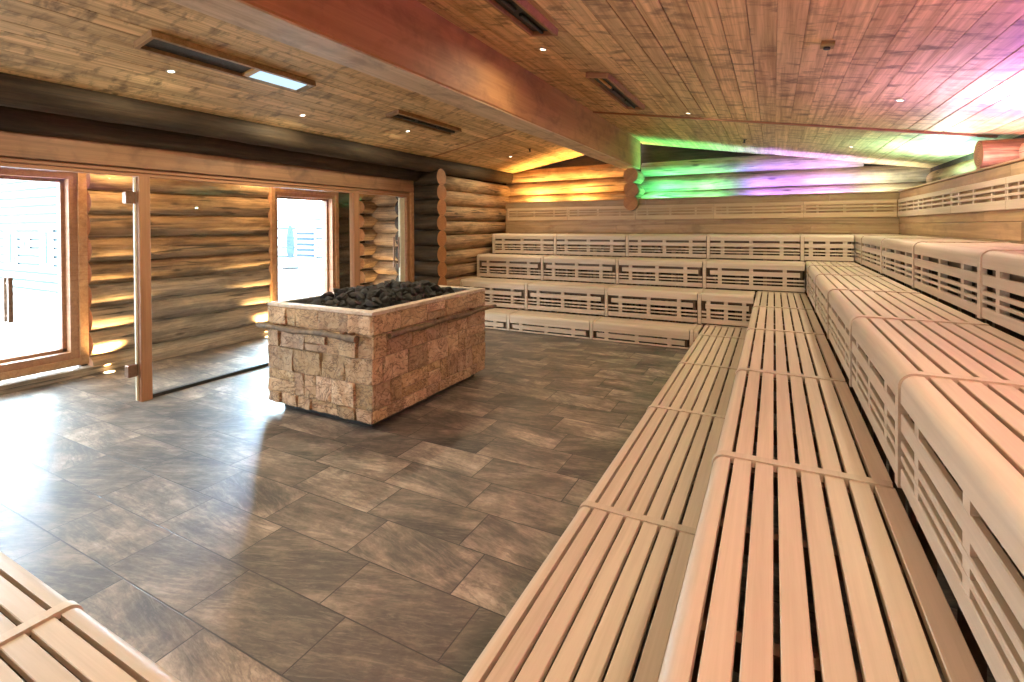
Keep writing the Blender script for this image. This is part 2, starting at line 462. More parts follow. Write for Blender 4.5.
# ---- board panelling behind the top bench, end wall and side wall
def panelling(name, loc, rotz, L, nx=6):
    root = tag(link(name, None, None, loc, (0, 0, rotz)), kind='structure')
    mb = MB()
    zz = 1.2
    hs = [.145] * 6
    for i, h in enumerate(hs):
        top = min(zz + h, ZT)
        x = 0.0
        while x < L - .01:
            e = min(L, x + U(2.2, 4.0))
            if L - e < .6: e = L
            mb.box((x + .0015, 0, zz + .002), (e - .0015, .024, top - .002), R(), 0, .003); x = e
        zz = top
    mb.box((0, .024, 1.2), (L, .04, ZT), .3)
    mb.build('boarding', M['panel'], root)
    mb = MB(); mb.box((0, -.012, ZT), (L, .05, ZT + .02), .5, 0, .004); mb.build('top_ledge', M['panel'], root)
    mb = MB()
    x = .4
    while x < L: mb.box((x, .04, .0), (x + .06, .10, ZT - .01), .5); x += 1.4
    mb.build('studs', M['panel'], root)
    return root
panelling('wall_panelling', (-4.75, YW, 0), 0, XW + 4.75)
panelling('wall_panelling', (XW, YW, 0), -PI / 2, YW - YF)

# ---- glass partition to the vestibule: posts, header, fixed pane, two glass doors
hd = struct('trim_4', (XG, 0, 0))
mb = MB(); mb.box((YF, -.06, 2.175), (6.49, .05, 2.452), .5, 0, .006); o = mb.build('header_board', M['header'], hd); o.rotation_euler = (0, 0, PI / 2)
mb = MB(); mb.box((YF, -.03, 2.135), (6.48, .05, 2.172), .2, 0, .004); mb.box((YF, -.015, 2.10), (6.48, .05, 2.133), .6, 0, .004); o = mb.build('header_moulding', M['redpine'], hd); o.rotation_euler = (0, 0, PI / 2)
def post(name, ya, yb, z1, x0, x1, mat):
    mb = MB(); mb.box((0, -(yb - ya) / 2, -(x1 - x0) / 2), (z1, (yb - ya) / 2, (x1 - x0) / 2), R(), 0, .004)
    o = mb.build(name, mat); o.location = ((x0 + x1) / 2, (ya + yb) / 2, 0); o.rotation_euler = (0, -PI / 2, 0)
    return tag(o, kind='structure')
post('trim_5', 2.505, 2.60, 2.10, XG - .055, XG + .055, M['redpine'])
post('trim_6', 5.20, 5.305, 2.10, XG - .055, XG + .04, M['redpine'])
def pane_box(name, parent, ya, yb, za, zb, x=XG, t=.010):
    mb = MB(); mb.box((x - t / 2, ya, za), (x + t / 2, yb, zb)); return mb.build(name, M['glass'], parent)
w1 = struct('window_1')
pane_box('pane', w1, 2.605, 5.195, .035, 2.095)
mb = MB(); mb.box((XG - .02, 2.605, 0), (XG + .02, 5.195, .033)); mb.build('floor_gasket', M['silicone'], w1)
# hinged glass door
d1 = struct('door_1')
pane_box('pane', d1, 1.545, 2.485, .012, 2.09)
mb = MB(); mb.box((XG - .012, 1.53, .012), (XG + .012, 1.545, 2.09)); mb.box((XG - .01, 2.487, .012), (XG + .01, 2.502, 2.09), .5, 1)  # second, cream strip paints the lit side of the post
mb.build('edge_seal_and_lit_strip', [M['silicone'], M['cream']], d1)
for z in (.30, 1.90):
    mb = MB(); mb.box((XG - .03, 2.41, z - .055), (XG + .03, 2.485, z + .055), .5, 0, .006); mb.cyl((XG, 2.494, z - .055), (XG, 2.494, z + .055), .012)
    mb.build('hinge', M['bronze'], d1)
# framed glass door next to the return wall
d2 = struct('door_2')
mb = MB()
mb.box((XG - .05, 6.36, 0), (XG + .03, 6.42, 2.10), .3); mb.build('inner_jamb', M['redpine'], d2)
mb = MB(); mb.box((XG - .06, 6.425, 0), (XG + .06, 6.495, 2.175), .7); mb.build('outer_jamb', M['pine'], d2)
mb = MB(); mb.box((XG - .045, 6.235, .012), (XG - .01, 6.345, 2.085), .6); mb.build('daylit_jamb', M['cream'], d2)  # pale strip: daylight on the jamb, put into the colour
pane_box('pane', d2, 5.315, 6.235, .012, 2.09, XG - .02)
for s in (-1, 1):
    xx = XG - .02 + s * .05
    mb = MB(); mb.cyl((xx, 6.15, .98), (xx, 6.15, 1.46), .013)
    for z in (1.04, 1.40): mb.cyl((xx, 6.15, z), (XG - .02 + s * .006, 6.15, z), .008)
    mb.build('handle', M['bronze'], d2, 40)
post('trim_7', 5.305, 5.325, 2.10, XG - .03, XG + .02, M['black'])

# ---- vestibule: outer log wall with its two openings, end wall, ceiling
wo = struct('wall_outer')
A0, A1 = .55, 2.68            # first opening
B0, B1 = 5.02, 6.20           # second opening
for k in range(10):
    z = .06 + .265 * k
    if z > 2.5: break
    ma = 'greylog' if k < 4 else 'log'
    log(wo, (XO - .08, YF, z), 'y', A0 - YF, .142, ma)
    log(wo, (XO - .08, A1 + .06, z), 'y', B0 - A1 - .10, .142 + .004 * (k % 2), ma, k % 4)
    log(wo, (XO - .08, B1 + .10, z), 'y', 1.0, .142, 'darklog')  # dark log tone paints the shaded stretch past the second opening
mb = MB()
mb.box((XO - .12, YF, 0), (XO - .06, A0, 2.6)); mb.box((XO - .12, A1, 0), (XO - .06, B0, 2.6)); mb.box((XO - .12, B1, 0), (XO - .06, 7.6, 2.6))
mb.box((XO - .12, A0, 2.32), (XO + .02, A1, 2.7)); mb.box((XO - .12, B0, 2.22), (XO + .02, B1, 2.7))
mb.build('backing', M['darklog'], wo)
mb = MB(); mb.box((YF, -(XO + .09), 0), (B0 - .02, -(XO - .05), .09), .5, 0, .006); mb.box((B1 + .02, -(XO + .09), 0), (7.0, -(XO - .05), .09), .5, 0, .006)
o = mb.build('base_log_trim', M['greylog'], wo); o.rotation_euler = (0, 0, PI / 2)
we = struct('wall_end')
for k in range(10):
    z = .12 + .25 * k
    if z > 2.45: break
    log(we, (-6.75, 7.06, z), 'x', 1.4, .132, 'golden')
    log(we, (-6.56, 6.66, z + .1), 'y', .36, .11, 'log')
mb = MB(); mb.box((-6.9, 7.12, 0), (-5.3, 7.2, 2.6)); mb.build('backing', M['darklog'], we)
mb = MB()
y = -2.2
while y < 7.2: mb.box((XO - .2, y + .002, 2.46), (XG - .1, y + .138, 2.49), R(), 0, .004); y += .14
o = mb.build('ceiling', M['ceiling']); tag(o, kind='structure')

def framed(name, y0, y1, z0, z1, inner, trim, t_in, t_out, sill=True):
    """opening in the outer wall: reveal frame in dark wood, trim in pine, one pane"""
    d = struct(name)
    mb = MB()
    for (a, b, c, e) in ((y0 - inner, z0 - inner, y0, z1 + inner), (y1, z0 - inner, y1 + inner, z1 + inner)):
        mb.box((XO - .16, a, b), (XO + .075, c, e), R(), 0)
    mb.box((XO - .16, y0, z1), (XO + .075, y1, z1 + inner), .4); mb.box((XO - .16, y0, z0 - inner), (XO + .075, y1, z0), .4)
    mb.box((XO - .10, y0, z0), (XO - .02, y0 + .035, z1), .2); mb.box((XO - .10, y1 - .035, z0), (XO - .02, y1, z1), .2)
    mb.box((XO - .10, y0, z1 - .035), (XO - .02, y1, z1), .2); mb.box((XO - .10, y0, z0), (XO - .02, y1, z0 + .035), .2)
    mb.build('window_frame', M['redpine'], d)
    mb = MB()
    mb.box((XO + .02, y0 - inner - trim, z0 - inner - trim), (XO + .10, y0 - inner, z1 + inner + trim), .7)
    mb.box((XO + .02, y1 + inner, z0 - inner - trim), (XO + .10, y1 + inner + trim, z1 + inner + trim), .7)
    mb.box((XO + .02, y0 - inner, z1 + inner), (XO + .10, y1 + inner, z1 + inner + trim), .6)
    mb.box((XO + .02, y0 - inner, z0 - inner - trim), (XO + .10, y1 + inner, z0 - inner), .6)
    mb.build('window_trim', M['pine'], d)
    mb = MB(); mb.box((XO - .066, y0 + .035, z0 + .035), (XO - .054, y1 - .035, z1 - .035)); mb.build('pane', M['glass'], d)
    return d
d3 = framed('door_3', A0 + .2, A1 - .14, .29, 2.15, .075, .075, 0, 0)
for s in (-1, 1):
    xx = XO - .06 + s * .055
    mb = MB(); mb.box((xx - .018, 2.073, .68), (xx + .018, 2.109, 1.13), .5, 0, .006)
    for z in (.74, 1.07): mb.cyl((xx, 2.091, z), (XO - .06 + s * .006, 2.091, z), .011)
    mb.build('handle', M['bronze'], d3)
framed('door_4', B0 + .06, B1 - .06, .12, 2.10, .06, .06, 0, 0)

# ---- outside: pale paving and two far buildings
mb = MB(); mb.box((-70, -40, -.16), (-6.95, 60, -.04)); g_ = mb.build('ground', M['snow']); tag(g_, kind='structure')

def house(name, label, x0, x1, y0, y1, h, rows, wins, door=None):
    """clad building with its long side facing -y"""
    t = thing(name, label, 'building', ((x0 + x1) / 2, y0, -.04), 0)
    W = (x1 - x0) / 2
    mb = MB()
    mb.box((-W, .03, 0), (W, y1 - y0, h))
    mb.build('wall', M['groove'], t)
    mb = MB()
    n = int(h / rows)
    for i in range(n): mb.box((-W, 0, i * rows + .035), (W, .03, (i + 1) * rows - .035))
    mb.build('siding', M['siding'], t)
    mb = MB(); mb.prism([(-.5, h), (-.5, h + .12), ((y1 - y0) / 2, h + 1.1), (y1 - y0 + .5, h + .12), (y1 - y0 + .5, h)], -W - .4, W + .4)
    mb.build('roof', M['snow'], t)
    for (wx, wz, ww, wh, split) in wins:
        wx -= (x0 + x1) / 2
        mb = MB(); mb.box((wx - .06, -.02, wz - .06), (wx + ww + .06, 0, wz + wh + .06)); f = mb.build('window', M['siding'], t)
        mb = MB()
        if split == 'v':
            mb.box((wx, -.035, wz), (wx + ww * .58, -.02, wz + wh)); mb.box((wx + ww * .66, -.035, wz), (wx + ww, -.02, wz + wh))
        else:
            k = int(wh / .2)
            for i in range(k): mb.box((wx, -.04, wz + wh * i / k), (wx + ww, -.02, wz + wh * (i + .5) / k))
        mb.build('shutter', M['shutter'], f)
    return t
house('building', 'white clad building with narrow blue shutters outside the tall glass door', -34, -12.6, 5.3, 9, 3.3, .2,
      [(-17.27, .80, .55, .74, 'v'), (-16.3, 1.15, .30, .22, 'v'), (-15.27, .85, .50, .74, 'v')])
house('building', 'low pale shed with blue louvred shutters outside the second opening', -26, -14, 14.6, 19, 2.0, .4,
      [(-17.95, .42, 1.05, 1.15, 'h')])
t = thing('parasol', 'folded grey parasol standing outside the second opening', 'parasol', (-17.0, 13.5, -.04))
mb = MB(); mb.cyl((0, 0, 0), (0, 0, 1.80), .03); mb.build('pole', M['steel'], t)
mb = MB()
pr = [(.10, .45), (.16, .75), (.14, 1.1), (.13, 1.4), (.07, 1.68), (.02, 1.76)]
for (r0, z0), (r1, z1) in zip(pr, pr[1:]): mb.cyl((0, 0, z0), (0, 0, z1), r0, r1, 14)
mb.build('canopy', M['parasol'], t, 50)
mb = MB(); mb.cyl((0, 0, 0), (0, 0, .08), .3); mb.build('base', M['black'], t)

# ================================================================== BENCHES
def nose_profile(T, apron, r=.045, w=.064, th=.03, off=0.0):
    o = [(-off, T - apron)]
    for i in range(9):
        a = PI - (PI / 2) * i / 8
        o.append((r + (r + off) * math.cos(a), T - r + (r + off) * math.sin(a)))
    o.append((w, T + off))
    o.append((w, T - th))
    ri = r - th * .7
    for i in range(5):
        a = PI / 2 + (PI / 2) * i / 4
        o.append((r + ri * math.cos(a), T - r + ri * math.sin(a)))
    o.append((th * .7, T - apron))
    return o

def bench(label, loc, rotz, L, depth, T, h, group, low=False, grips=False, bars=True, strip=True, last=False):
    """one slatted bench section; local x along it, y into the tier, T its seat height, h the visible riser"""
    t = thing('bench_section', label, 'bench', loc, rotz, group)
    g = .002
    a = [.50, (.58, .82), (.90, .985)] if low else [.245, (.335, .49), (.565, .63), (.69, .74), (.80, .955)]
    # rounded front board
    mb = MB(); mb.prism(nose_profile(T, a[0] * h), .045, L - .010, R()); mb.build('nosing', M['bench'], t, 30)
    # seat slats
    mb = MB(); n = max(1, int(round((depth - .064 - .006) / .0785))); p = (depth - .064 - .006) / n
    for i in range(n):
        y0 = .064 + i * p + .0145
        mb.box((.030, y0, T - .028), (L - .006, y0 + p - .0145, T), R(), 0, .0025)
    mb.build('seat', M['bench'], t)
    # front boards between the air slots
    mb = MB()
    for k, (f0, f1) in enumerate(a[1:]):
        z0, z1 = T - h * f1, T - h * f0
        x0, x1 = .045, L - .010
        if grips and k == 0 and L > .5: x0, x1 = .095, L - .065
        mb.box((x0, .001, z0), (x1, .021, z1), R(), 0, .003)
    mb.build('front_grille', M['bench'], t)
    if bars and L > .4:
        for f in ((.155, .05), (.47, .05), (.79, .05)):
            mb = MB(); mb.box((L * f[0], .0025, T - h * .955), (L * f[0] + f[1], .040, T - .035), R()); mb.build('upright', M['bench'], t)
    # carcass: joists and legs
    mb = MB()
    xs = [.035, L * .33, L * .66, L - .07] if L > .5 else [.03]
    for x in xs:
        mb.box((x, .04, T - .10), (x + .035, depth - .02, T - .03), .4)
        for y in (.045, depth - .075): mb.box((x, y, 0), (x + .035, y + .05, T - .10), .4)
    mb.box((xs[0], .05, T - .14), (xs[-1] + .035, .085, T - .095), .4)
    mb.build('frame', M['carcass'], t)
    # rounded joint strip at the section's end
    if strip:
        mb = MB(); P = nose_profile(T, h * .975, .045, depth - .014, .03, .007)
        mb.prism(P, -.003, .040, R()); mb.build('joint_strip', M['bench'], t, 30)
    return t

GS = 'bench sections of the long side run'
GE = 'bench sections of the end run'
GN = 'low bench sections across the near end of the floor'
TN = ['lowest', 'second', 'third', 'top']
ORD = ['', 'second', 'third', 'fourth', 'fifth', 'sixth', 'seventh', 'eighth']
e = .004
# side run: seams counted from the camera towards the far corner
side = [(X1, X2, Z1, Z1, Y2, [-.45, .95, 2.336, 3.826, 5.171, 6.58]),
        (X2, X3, Z2, Z2 - Z1, Y3, [-.55, .80, 2.196, 3.533, 4.954, 6.34]),
        (X3, X4, Z3, Z3 - Z2, Y4, [-.60, .75, 2.19, 3.41, 4.75, 6.12, 7.4]),
        (X4, XW, Z4, Z4 - Z3, YW, [-.70, .72, 2.15, 3.576, 5.03, 6.38, 7.70])]
for i, (xa, xb, T, h, yend, seams) in enumerate(side):
    ends = seams + [yend - (.006 if i < 3 else .012)]
    n = len(ends) - 1
    for k in range(n):
        ya, yb = ends[k], ends[k + 1]
        if yb < .2: continue
        q = n - 1 - k
        where = ('ending in the far corner' if q == 0 else ORD[q] + ' from the far corner')
        lab = f'{TN[i]}-tier slatted pale wood bench section along the side wall, {where}'
        bench(lab, (xa, yb, 0), -PI / 2, yb - ya - .003, xb - xa - e, T, h, GS, low=(i == 0))
# end run: seams counted from the log wall
endr = [(Y1, Y2, Z1, Z1, X1, [-4.82, -3.661, -2.319, -.963]),
        (Y2, Y3, Z2, Z2 - Z1, X2, [-4.81, -3.567, -2.235, -.921]),
        (Y3, Y4, Z3, Z3 - Z2, X3, [-4.78, -3.509, -2.21, -.916]),
        (Y4, YW, Z4, Z4 - Z3, X4, [-4.70, -3.449, -2.163, -.909, .34])]
for i, (ya, yb, T, h, xend, seams) in enumerate(endr):
    ends = seams + [xend - .006]
    n = len(ends) - 1
    for k in range(n):
        xa, xb = ends[k], ends[k + 1]
        if xb - xa < .2: where = 'a short filler piece at the inner corner'
        else: where = ('ending at the log wall' if k == 0 else ORD[k] + ' from the log wall')
        lab = f'{TN[i]}-tier pale wood bench section facing the stove, {where}'
        bench(lab, (xa, ya, 0), 0, xb - xa - .003, yb - ya - e - (.006 if i == 3 else 0), T, h, GE, low=(i == 0), grips=(i < 3), bars=True)
# near end: low bench across the floor, in the corner of the view
for k, (xa, xb) in enumerate(((-2.235, -.862), (-3.62, -2.239), (-4.9, -3.624))):
    lab = ['low bench section across the near floor corner, beside the lowest side tier',
           'low bench section in the near floor corner beyond the joint strip',
           'low bench section across the near floor, closest to the glass door'][k]
    bench(lab, (xb, .87, 0), PI, xb - xa - .003, .62, Z1, Z1, GN, low=True)

# slotted backrests on the panelling
def backrest(label, loc, rotz, L, group, mat='bench'):
    t = thing('backrest', label, 'backrest', loc, rotz, group)
    z0, z1 = 1.727, 1.972
    mb = MB()
    for a, b in ((0, .072), (.098, .120), (.146, .168), (.194, .245)):
        mb.box((.003, -.022, z0 + a), (L - .003, -.003, z0 + b), R(), 0, .003)
    mb.build('slats', M[mat], t)
    for f, w in ((.0, .03), (.16, .03), (.46, .035), (.78, .03), (1.0, .03)):
        x = min(max(.003, L * f - w / 2), L - w - .003)
        mb = MB(); mb.box((x, -.018, z0 + .004), (x + w, -.0025, z1 - .004), R()); mb.build('upright', M[mat], t)
    return t
bx = [-4.70, -3.42, -2.15, -.87, .40, XW - .03]
for k in range(5):
    w = ('ending at the log wall' if k == 0 else ORD[k] + ' from the log wall')
    backrest(f'slotted backrest on the end wall panelling above the top tier, {w}', (bx[k], YW, 0), 0, bx[k + 1] - bx[k], 'slotted backrests on the end wall', 'tan')
by = [-.3, 1.05, 2.4, 3.76, 5.07, 6.39, 7.66, YW - .03]
for k in range(7):
    q = 6 - k
    w = ('ending in the far corner' if q == 0 else ORD[q] + ' from the far corner')
    backrest(f'slotted backrest on the side wall panelling above the top tier, {w}', (XW, by[k + 1], 0), -PI / 2, by[k + 1] - by[k], 'slotted backrests on the side wall')

# ================================================================== STOVE
SX0, SX1, SY0, SY1, SZ0, SZ1 = -4.02, -2.79, 2.955, 4.68, .066, .948
st = thing('sauna_stove', 'big box stove clad in split tan stone, filled with dark sauna stones', 'stove', ((SX0 + SX1) / 2, (SY0 + SY1) / 2, 0))
hw, hd_ = (SX1 - SX0) / 2, (SY1 - SY0) / 2
rs = random.Random(4)
def ed_(i, n, w):
    e_ = .0045 / w
    if i == 0: return 0.0
    if i == n: return 1.0
    return e_ + (1 - 2 * e_) * (i - 1) / (n - 2)
def clad_side(W, Hh, place, seed, rows, rough):
    """split-face stones over a W x Hh side; place(u, v, d) -> point"""
    r_ = random.Random(seed); mb = MB()
    v = 0.0
    for rh in rows:
        u = 0.0
        while u < W - .002:
            w = r_.uniform(.10, .36)
            if W - u - w < .09: w = W - u
            parts = [(u, v, w, rh)]
            if r_.random() < .22 and w > .18:
                hh = rh * r_.uniform(.35, .65); parts = [(u, v, w, hh), (u, v + hh, w, rh - hh)]
            for (a, b, ww, hh) in parts:
                tint = r_.random(); base = r_.uniform(.002, .012) * rough
                nx, ny = max(5, int(ww / .020)), max(5, int(hh / .020))
                ph = [r_.uniform(0, 6.3) for _ in range(6)]; k1 = r_.uniform(14, 34); k2 = r_.uniform(4, 14); tx, tz = r_.uniform(-.05, .05), r_.uniform(-.05, .05)
                vs = []
                gp = .0022
                for j in range(ny + 1):
                    for i in range(nx + 1):
                        x = a + gp + (ww - 2 * gp) * ed_(i, nx, ww); y = b + gp + (hh - 2 * gp) * ed_(j, ny, hh)
                        d = base + rough * (.0045 * math.sin(k1 * x + 9 * math.sin(k2 * y + ph[0]) * .3 + ph[1]) + .0035 * math.sin(k1 * .8 * y + ph[2] + 2 * math.sin(k2 * x + ph[3])) + r_.uniform(-.0025, .0025)) + (x - a) * tx * rough + (y - b) * tz * rough
                        ed = min(i, nx - i, j, ny - j)
                        d += .005
                        if ed == 0: d = .0012
                        vs.append(place(x + (r_.uniform(-.003, .003) if 1 < i < nx - 1 else 0), y, max(d, .001)))
                fs = [(j * (nx + 1) + i, j * (nx + 1) + i + 1, (j + 1) * (nx + 1) + i + 1, (j + 1) * (nx + 1) + i) for j in range(ny) for i in range(nx)]
                mb.add(vs, fs, tint, 0)
            u += w
        v += rh
    return mb
CH = SZ1 - SZ0 - .028
rows1 = [.10, .20, .205, .19, .159]; s_ = CH / sum(rows1); rows1 = [r * s_ for r in rows1]
W_, D_ = SX1 - SX0, SY1 - SY0
mb = clad_side(W_, CH, lambda u, v, d: (-hw + u, -hd_ - d + .006, SZ0 + v), 3, rows1, 1.25)
for k, (Wd, pl, sd, rg) in enumerate(((D_, lambda u, v, d: (hw + d - .006, -hd_ + u, SZ0 + v), 8, .7),
                                      (W_, lambda u, v, d: (hw - u, hd_ + d - .006, SZ0 + v), 12, 1),
                                      (D_, lambda u, v, d: (-hw - d + .006, hd_ - u, SZ0 + v), 17, 1))):
    m2 = clad_side(Wd, CH, pl, sd, rows1, rg)
    b = len(mb.v); mb.v += m2.v; mb.f += [tuple(i + b for i in f) for f in m2.f]; mb.t += m2.t; mb.mi += m2.mi
mb.build('stone_cladding', M['stone'], st, 50)
th = .085
mb = MB()
for (a, b) in (((-hw + .006, -hd_ + .006), (hw - .006, -hd_ + th)), ((-hw + .006, hd_ - th), (hw - .006, hd_ - .006)),
               ((-hw + .006, -hd_ + th), (-hw + th, hd_ - th)), ((hw - th, -hd_ + th), (hw - .006, hd_ - th))):
    mb.box((a[0], a[1], SZ0), (b[0], b[1], SZ1 - .03))
mb.build('body', M['mortar'], st)
mb = MB()
for (a, b, tt) in (((-hw - .006, -hd_ - .006), (hw + .006, -hd_ + th), .3), ((-hw - .006, hd_ - th), (hw + .006, hd_ + .006), .6)):
    x = a[0]
    while x < b[0] - .01:
        e2 = min(b[0], x + rs.uniform(.3, .5));  e2 = b[0] if b[0] - e2 < .15 else e2
        mb.box((x + .001, a[1], SZ1 - .028), (e2 - .001, b[1], SZ1), rs.random(), 0, .005); x = e2
for (xa, xb) in ((-hw - .006, -hw + th), (hw - th, hw + .006)):
    y = -hd_ + th
    while y < hd_ - th - .01:
        e2 = min(hd_ - th, y + rs.uniform(.3, .5)); e2 = hd_ - th if hd_ - th - e2 < .15 else e2
        mb.box((xa, y + .001, SZ1 - .028), (xb, e2 - .001, SZ1), rs.random(), 0, .004); y = e2
mb.build('rim', M['slab'], st)
mb = MB(); mb.box((-hw + .09, -hd_ + .09, 0), (hw - .09, hd_ - .09, SZ0 + .02)); mb.build('plinth', M['black'], st)
mb = MB(); t2 = .012
i0, i1, j0, j1 = -hw + th, hw - th, -hd_ + th, hd_ - th
for (a, b) in (((i0, j0), (i1, j0 + t2)), ((i0, j1 - t2), (i1, j1)), ((i0, j0), (i0 + t2, j1)), ((i1 - t2, j0), (i1, j1))):
    mb.box((a[0], a[1], SZ1 - .14), (b[0], b[1], SZ1 - .004))
mb.build('steel_liner', M['steel'], st)
def mound(x, y):          # local coordinates
    fx = min(1.0, (hw - th - abs(x)) / .28); fy = min(1.0, (hd_ - th - abs(y)) / .36)
    f = max(0, min(fx, fy)); f = f * f * (3 - 2 * f)
    return .865 + .145 * f
mb = MB(); nx, ny = 22, 32; vs = []
for j in range(ny + 1):
    for i in range(nx + 1):
        x = i0 + t2 + (i1 - i0 - 2 * t2) * i / nx; y = j0 + t2 + (j1 - j0 - 2 * t2) * j / ny
        vs.append((x, y, mound(x, y) - .075 + rs.uniform(-.012, .012)))
mb.add(vs, [(j * (nx + 1) + i, j * (nx + 1) + i + 1, (j + 1) * (nx + 1) + i + 1, (j + 1) * (nx + 1) + i) for j in range(ny) for i in range(nx)])
bed = mb.build('stone_bed', M['rock'], st)
def rod(name, pts, r, bolts):
    mb = MB(); n = 10; q = random.Random(9)
    axis = (Vector(pts[1]) - Vector(pts[0])); L = axis.length; d = axis.normalized()
    k = int(L / .05); u = Vector((0, 0, 1)); w = d.cross(u); vs = []
    for i in range(k + 1):
        c = Vector(pts[0]) + d * (L * i / k) + u * (.006 * math.sin(i * .5)) + w * .004 * math.sin(i * .37)
        rr = r * (1 + .15 * math.sin(i * .9) + q.uniform(-.1, .1))
        for j in range(n):
            a = 2 * PI * j / n; vs.append(c + u * rr * math.cos(a) + w * rr * math.sin(a))
    mb.add(vs, [(i * n + j, i * n + (j + 1) % n, (i + 1) * n + (j + 1) % n, (i + 1) * n + j) for i in range(k) for j in range(n)])
    mb.add(vs[:n], [tuple(range(n))]); mb.add(vs[-n:], [tuple(range(n))])
    o = mb.build(name, M['rod'], st, 50)
    for (p, q2) in bolts:
        mb = MB(); mb.cyl(p, q2, .013); mb.build('bracket', M['bronze'], o)
    return o
zz = .745
rod('guard_rail', [(-hw - .06, -hd_ - .062, zz + .004), (hw - .10, -hd_ - .062, zz)], .026,
    [((x, -hd_ - .062, zz + .018), (x, -hd_ + .01, zz + .018)) for x in (-hw + .14, -hw + .22, hw - .27, hw - .19)])
rod('guard_rail', [(hw + .062, -hd_ + .13, zz), (hw + .062, hd_ + .12, zz)], .024,
    [((hw + .062, y, zz + .016), (hw - .01, y, zz + .016)) for y in (-hd_ + .24, 0, hd_ - .3)])

# ---- every stone of the heap
def rock_mesh(seed):
    q = random.Random(seed)
    bm = bmesh.new(); bmesh.ops.create_icosphere(bm, subdivisions=2, radius=1.0)
    sc = Vector((q.uniform(.95, 1.25), q.uniform(.68, .9), q.uniform(.5, .7)))
    cuts = []
    for _ in range(13):
        n = Vector((q.gauss(0, 1), q.gauss(0, 1), q.gauss(0, 1))).normalized(); cuts.append((n, q.uniform(.5, .82)))
    for v in bm.verts:
        p = v.co.copy()
        for n, d in cuts:
            e_ = p.dot(n) - d
            if e_ > 0: p -= n * e_
        p *= 1 + q.uniform(-.045, .045)
        v.co = Vector((p.x * sc.x, p.y * sc.y, p.z * sc.z))
    me = bpy.data.meshes.new('sauna_stone'); bm.to_mesh(me); bm.free(); me.materials.append(M['rock']); return me
rocks = [rock_mesh(s) for s in range(9)]
cx, cy = (SX0 + SX1) / 2, (SY0 + SY1) / 2
placed = []
q = random.Random(21)
first = None
def try_rock(x, y, z, r):
    global first
    me = rocks[q.randrange(9)]
    mat = Matrix.Translation((cx + x, cy + y, z)) @ Euler((q.uniform(-.7, .7), q.uniform(-.7, .7), q.uniform(0, 6.28))).to_matrix().to_4x4() @ Matrix.Scale(r, 4)
    vs = [mat @ v.co for v in me.vertices]
    for v in vs:
        lx, ly = v.x - cx, v.y - cy
        if not (i0 + t2 + .004 < lx < i1 - t2 - .004 and j0 + t2 + .004 < ly < j1 - t2 - .004): return False
        if v.z < mound(lx, ly) - .060: return False
    fs = [tuple(p.vertices) for p in me.polygons]
    bv = BVHTree.FromPolygons(vs, fs)
    for (px, py, pz, pr, pb) in placed:
        if (px - x) ** 2 + (py - y) ** 2 + (pz - z) ** 2 < (1.3 * (pr + r)) ** 2 and pb.overlap(bv): return False
    placed.append((x, y, z, r, bv))
    if first is None:
        o = link('sauna_stone', me); tag(o, 'dark grey sauna stone in the heap on top of the stone-clad stove', 'stone', 'sauna stones heaped on the stove'); first = o
    else:
        o = first.copy(); o.data = me; COL.objects.link(o)
    o.matrix_world = mat
    return True
for rr, tries in ((.066, 300), (.056, 700), (.046, 1500), (.038, 2500)):
    for _ in range(tries):
        if len(placed) >= 285: break
        x, y = q.uniform(i0 + .05, i1 - .05), q.uniform(j0 + .05, j1 - .05)
        r = rr * q.uniform(.88, 1.1)
        try_rock(x, y, mound(x, y) - .060 + r * q.uniform(.68, .98), r)

# ================================================================== CEILING FITTINGS
def on_slope(t, fz, x, y, dz=0.0):
    s = fz(1.0) - fz(0.0)
    t.location = (x, y, fz(x) + dz); t.rotation_euler = (0, -math.atan(s), 0)
def lamp_box(label, xa, xb, ya, yb, fz, lit, detail, mat_frame):
    t = thing('ceiling_lamp_box', label, 'ceiling lamp', group='long lamp boxes on the ceiling')
    on_slope(t, fz, (xa + xb) / 2, (ya + yb) / 2, -.001)
    w = (xb - xa) / 2 * 1.015; l = (yb - ya) / 2; d = .046; f = .024
    mb = MB()
    mb.box((-w, -l, -d), (-w + f, l, 0), .4); mb.box((w - f, -l, -d), (w, l, 0), .6)
    mb.box((-w + f, -l, -d), (w - f, -l + f, 0), .5); mb.box((-w + f, l - f, -d), (w - f, l, 0), .5)
    mb.build('frame', mat_frame, t)
    mb = MB(); mb.box((-w + f, -l + f, -.018), (w - f, l - f, -.002)); mb.build('grille', M['darkmesh'], t)
    if lit:
        a, b = lit
        a -= (ya + yb) / 2; b -= (ya + yb) / 2
        mb = MB(); mb.box((-w + f + .01, a + .05, -.036), (w - f - .01, b, -.022)); mb.build('lit_panel', M['tube'], t)
        mb = MB(); mb.box((-w + f + .005, a, -.040), (w - f - .005, a + .048, -.020)); mb.build('reflector', M['amber'], t)
    else:
        for k in range(3):
            y = -l + (2 * l) * (k + .5) / 3
            mb = MB(); mb.cyl((0, y - l * .27, -.032), (0, y + l * .27, -.032), .012); mb.build('heating_rod', M['amber'] if (detail and k == 0) else M['black'], t)
    return t
lamp_box('long ceiling lamp box with a lit bluish panel at its end, above the glass door', -3.85, -3.63, 1.83, 3.16, zl, (2.59, 3.10), False, M['panel'])
lamp_box('dark long ceiling box between the stove and the ridge beam', -3.85, -3.67, 4.32, 5.57, zl, None, False, M['panel'])
lamp_box('dark long ceiling box beside the ridge beam, the one nearest the camera', -1.53, -1.325, 2.0, 3.24, zr, None, False, M['redpine'])
lamp_box('long ceiling box with a reddish frame near the ceiling joint strip', -1.51, -1.30, 4.35, 5.76, zr, None, True, M['redpine'])

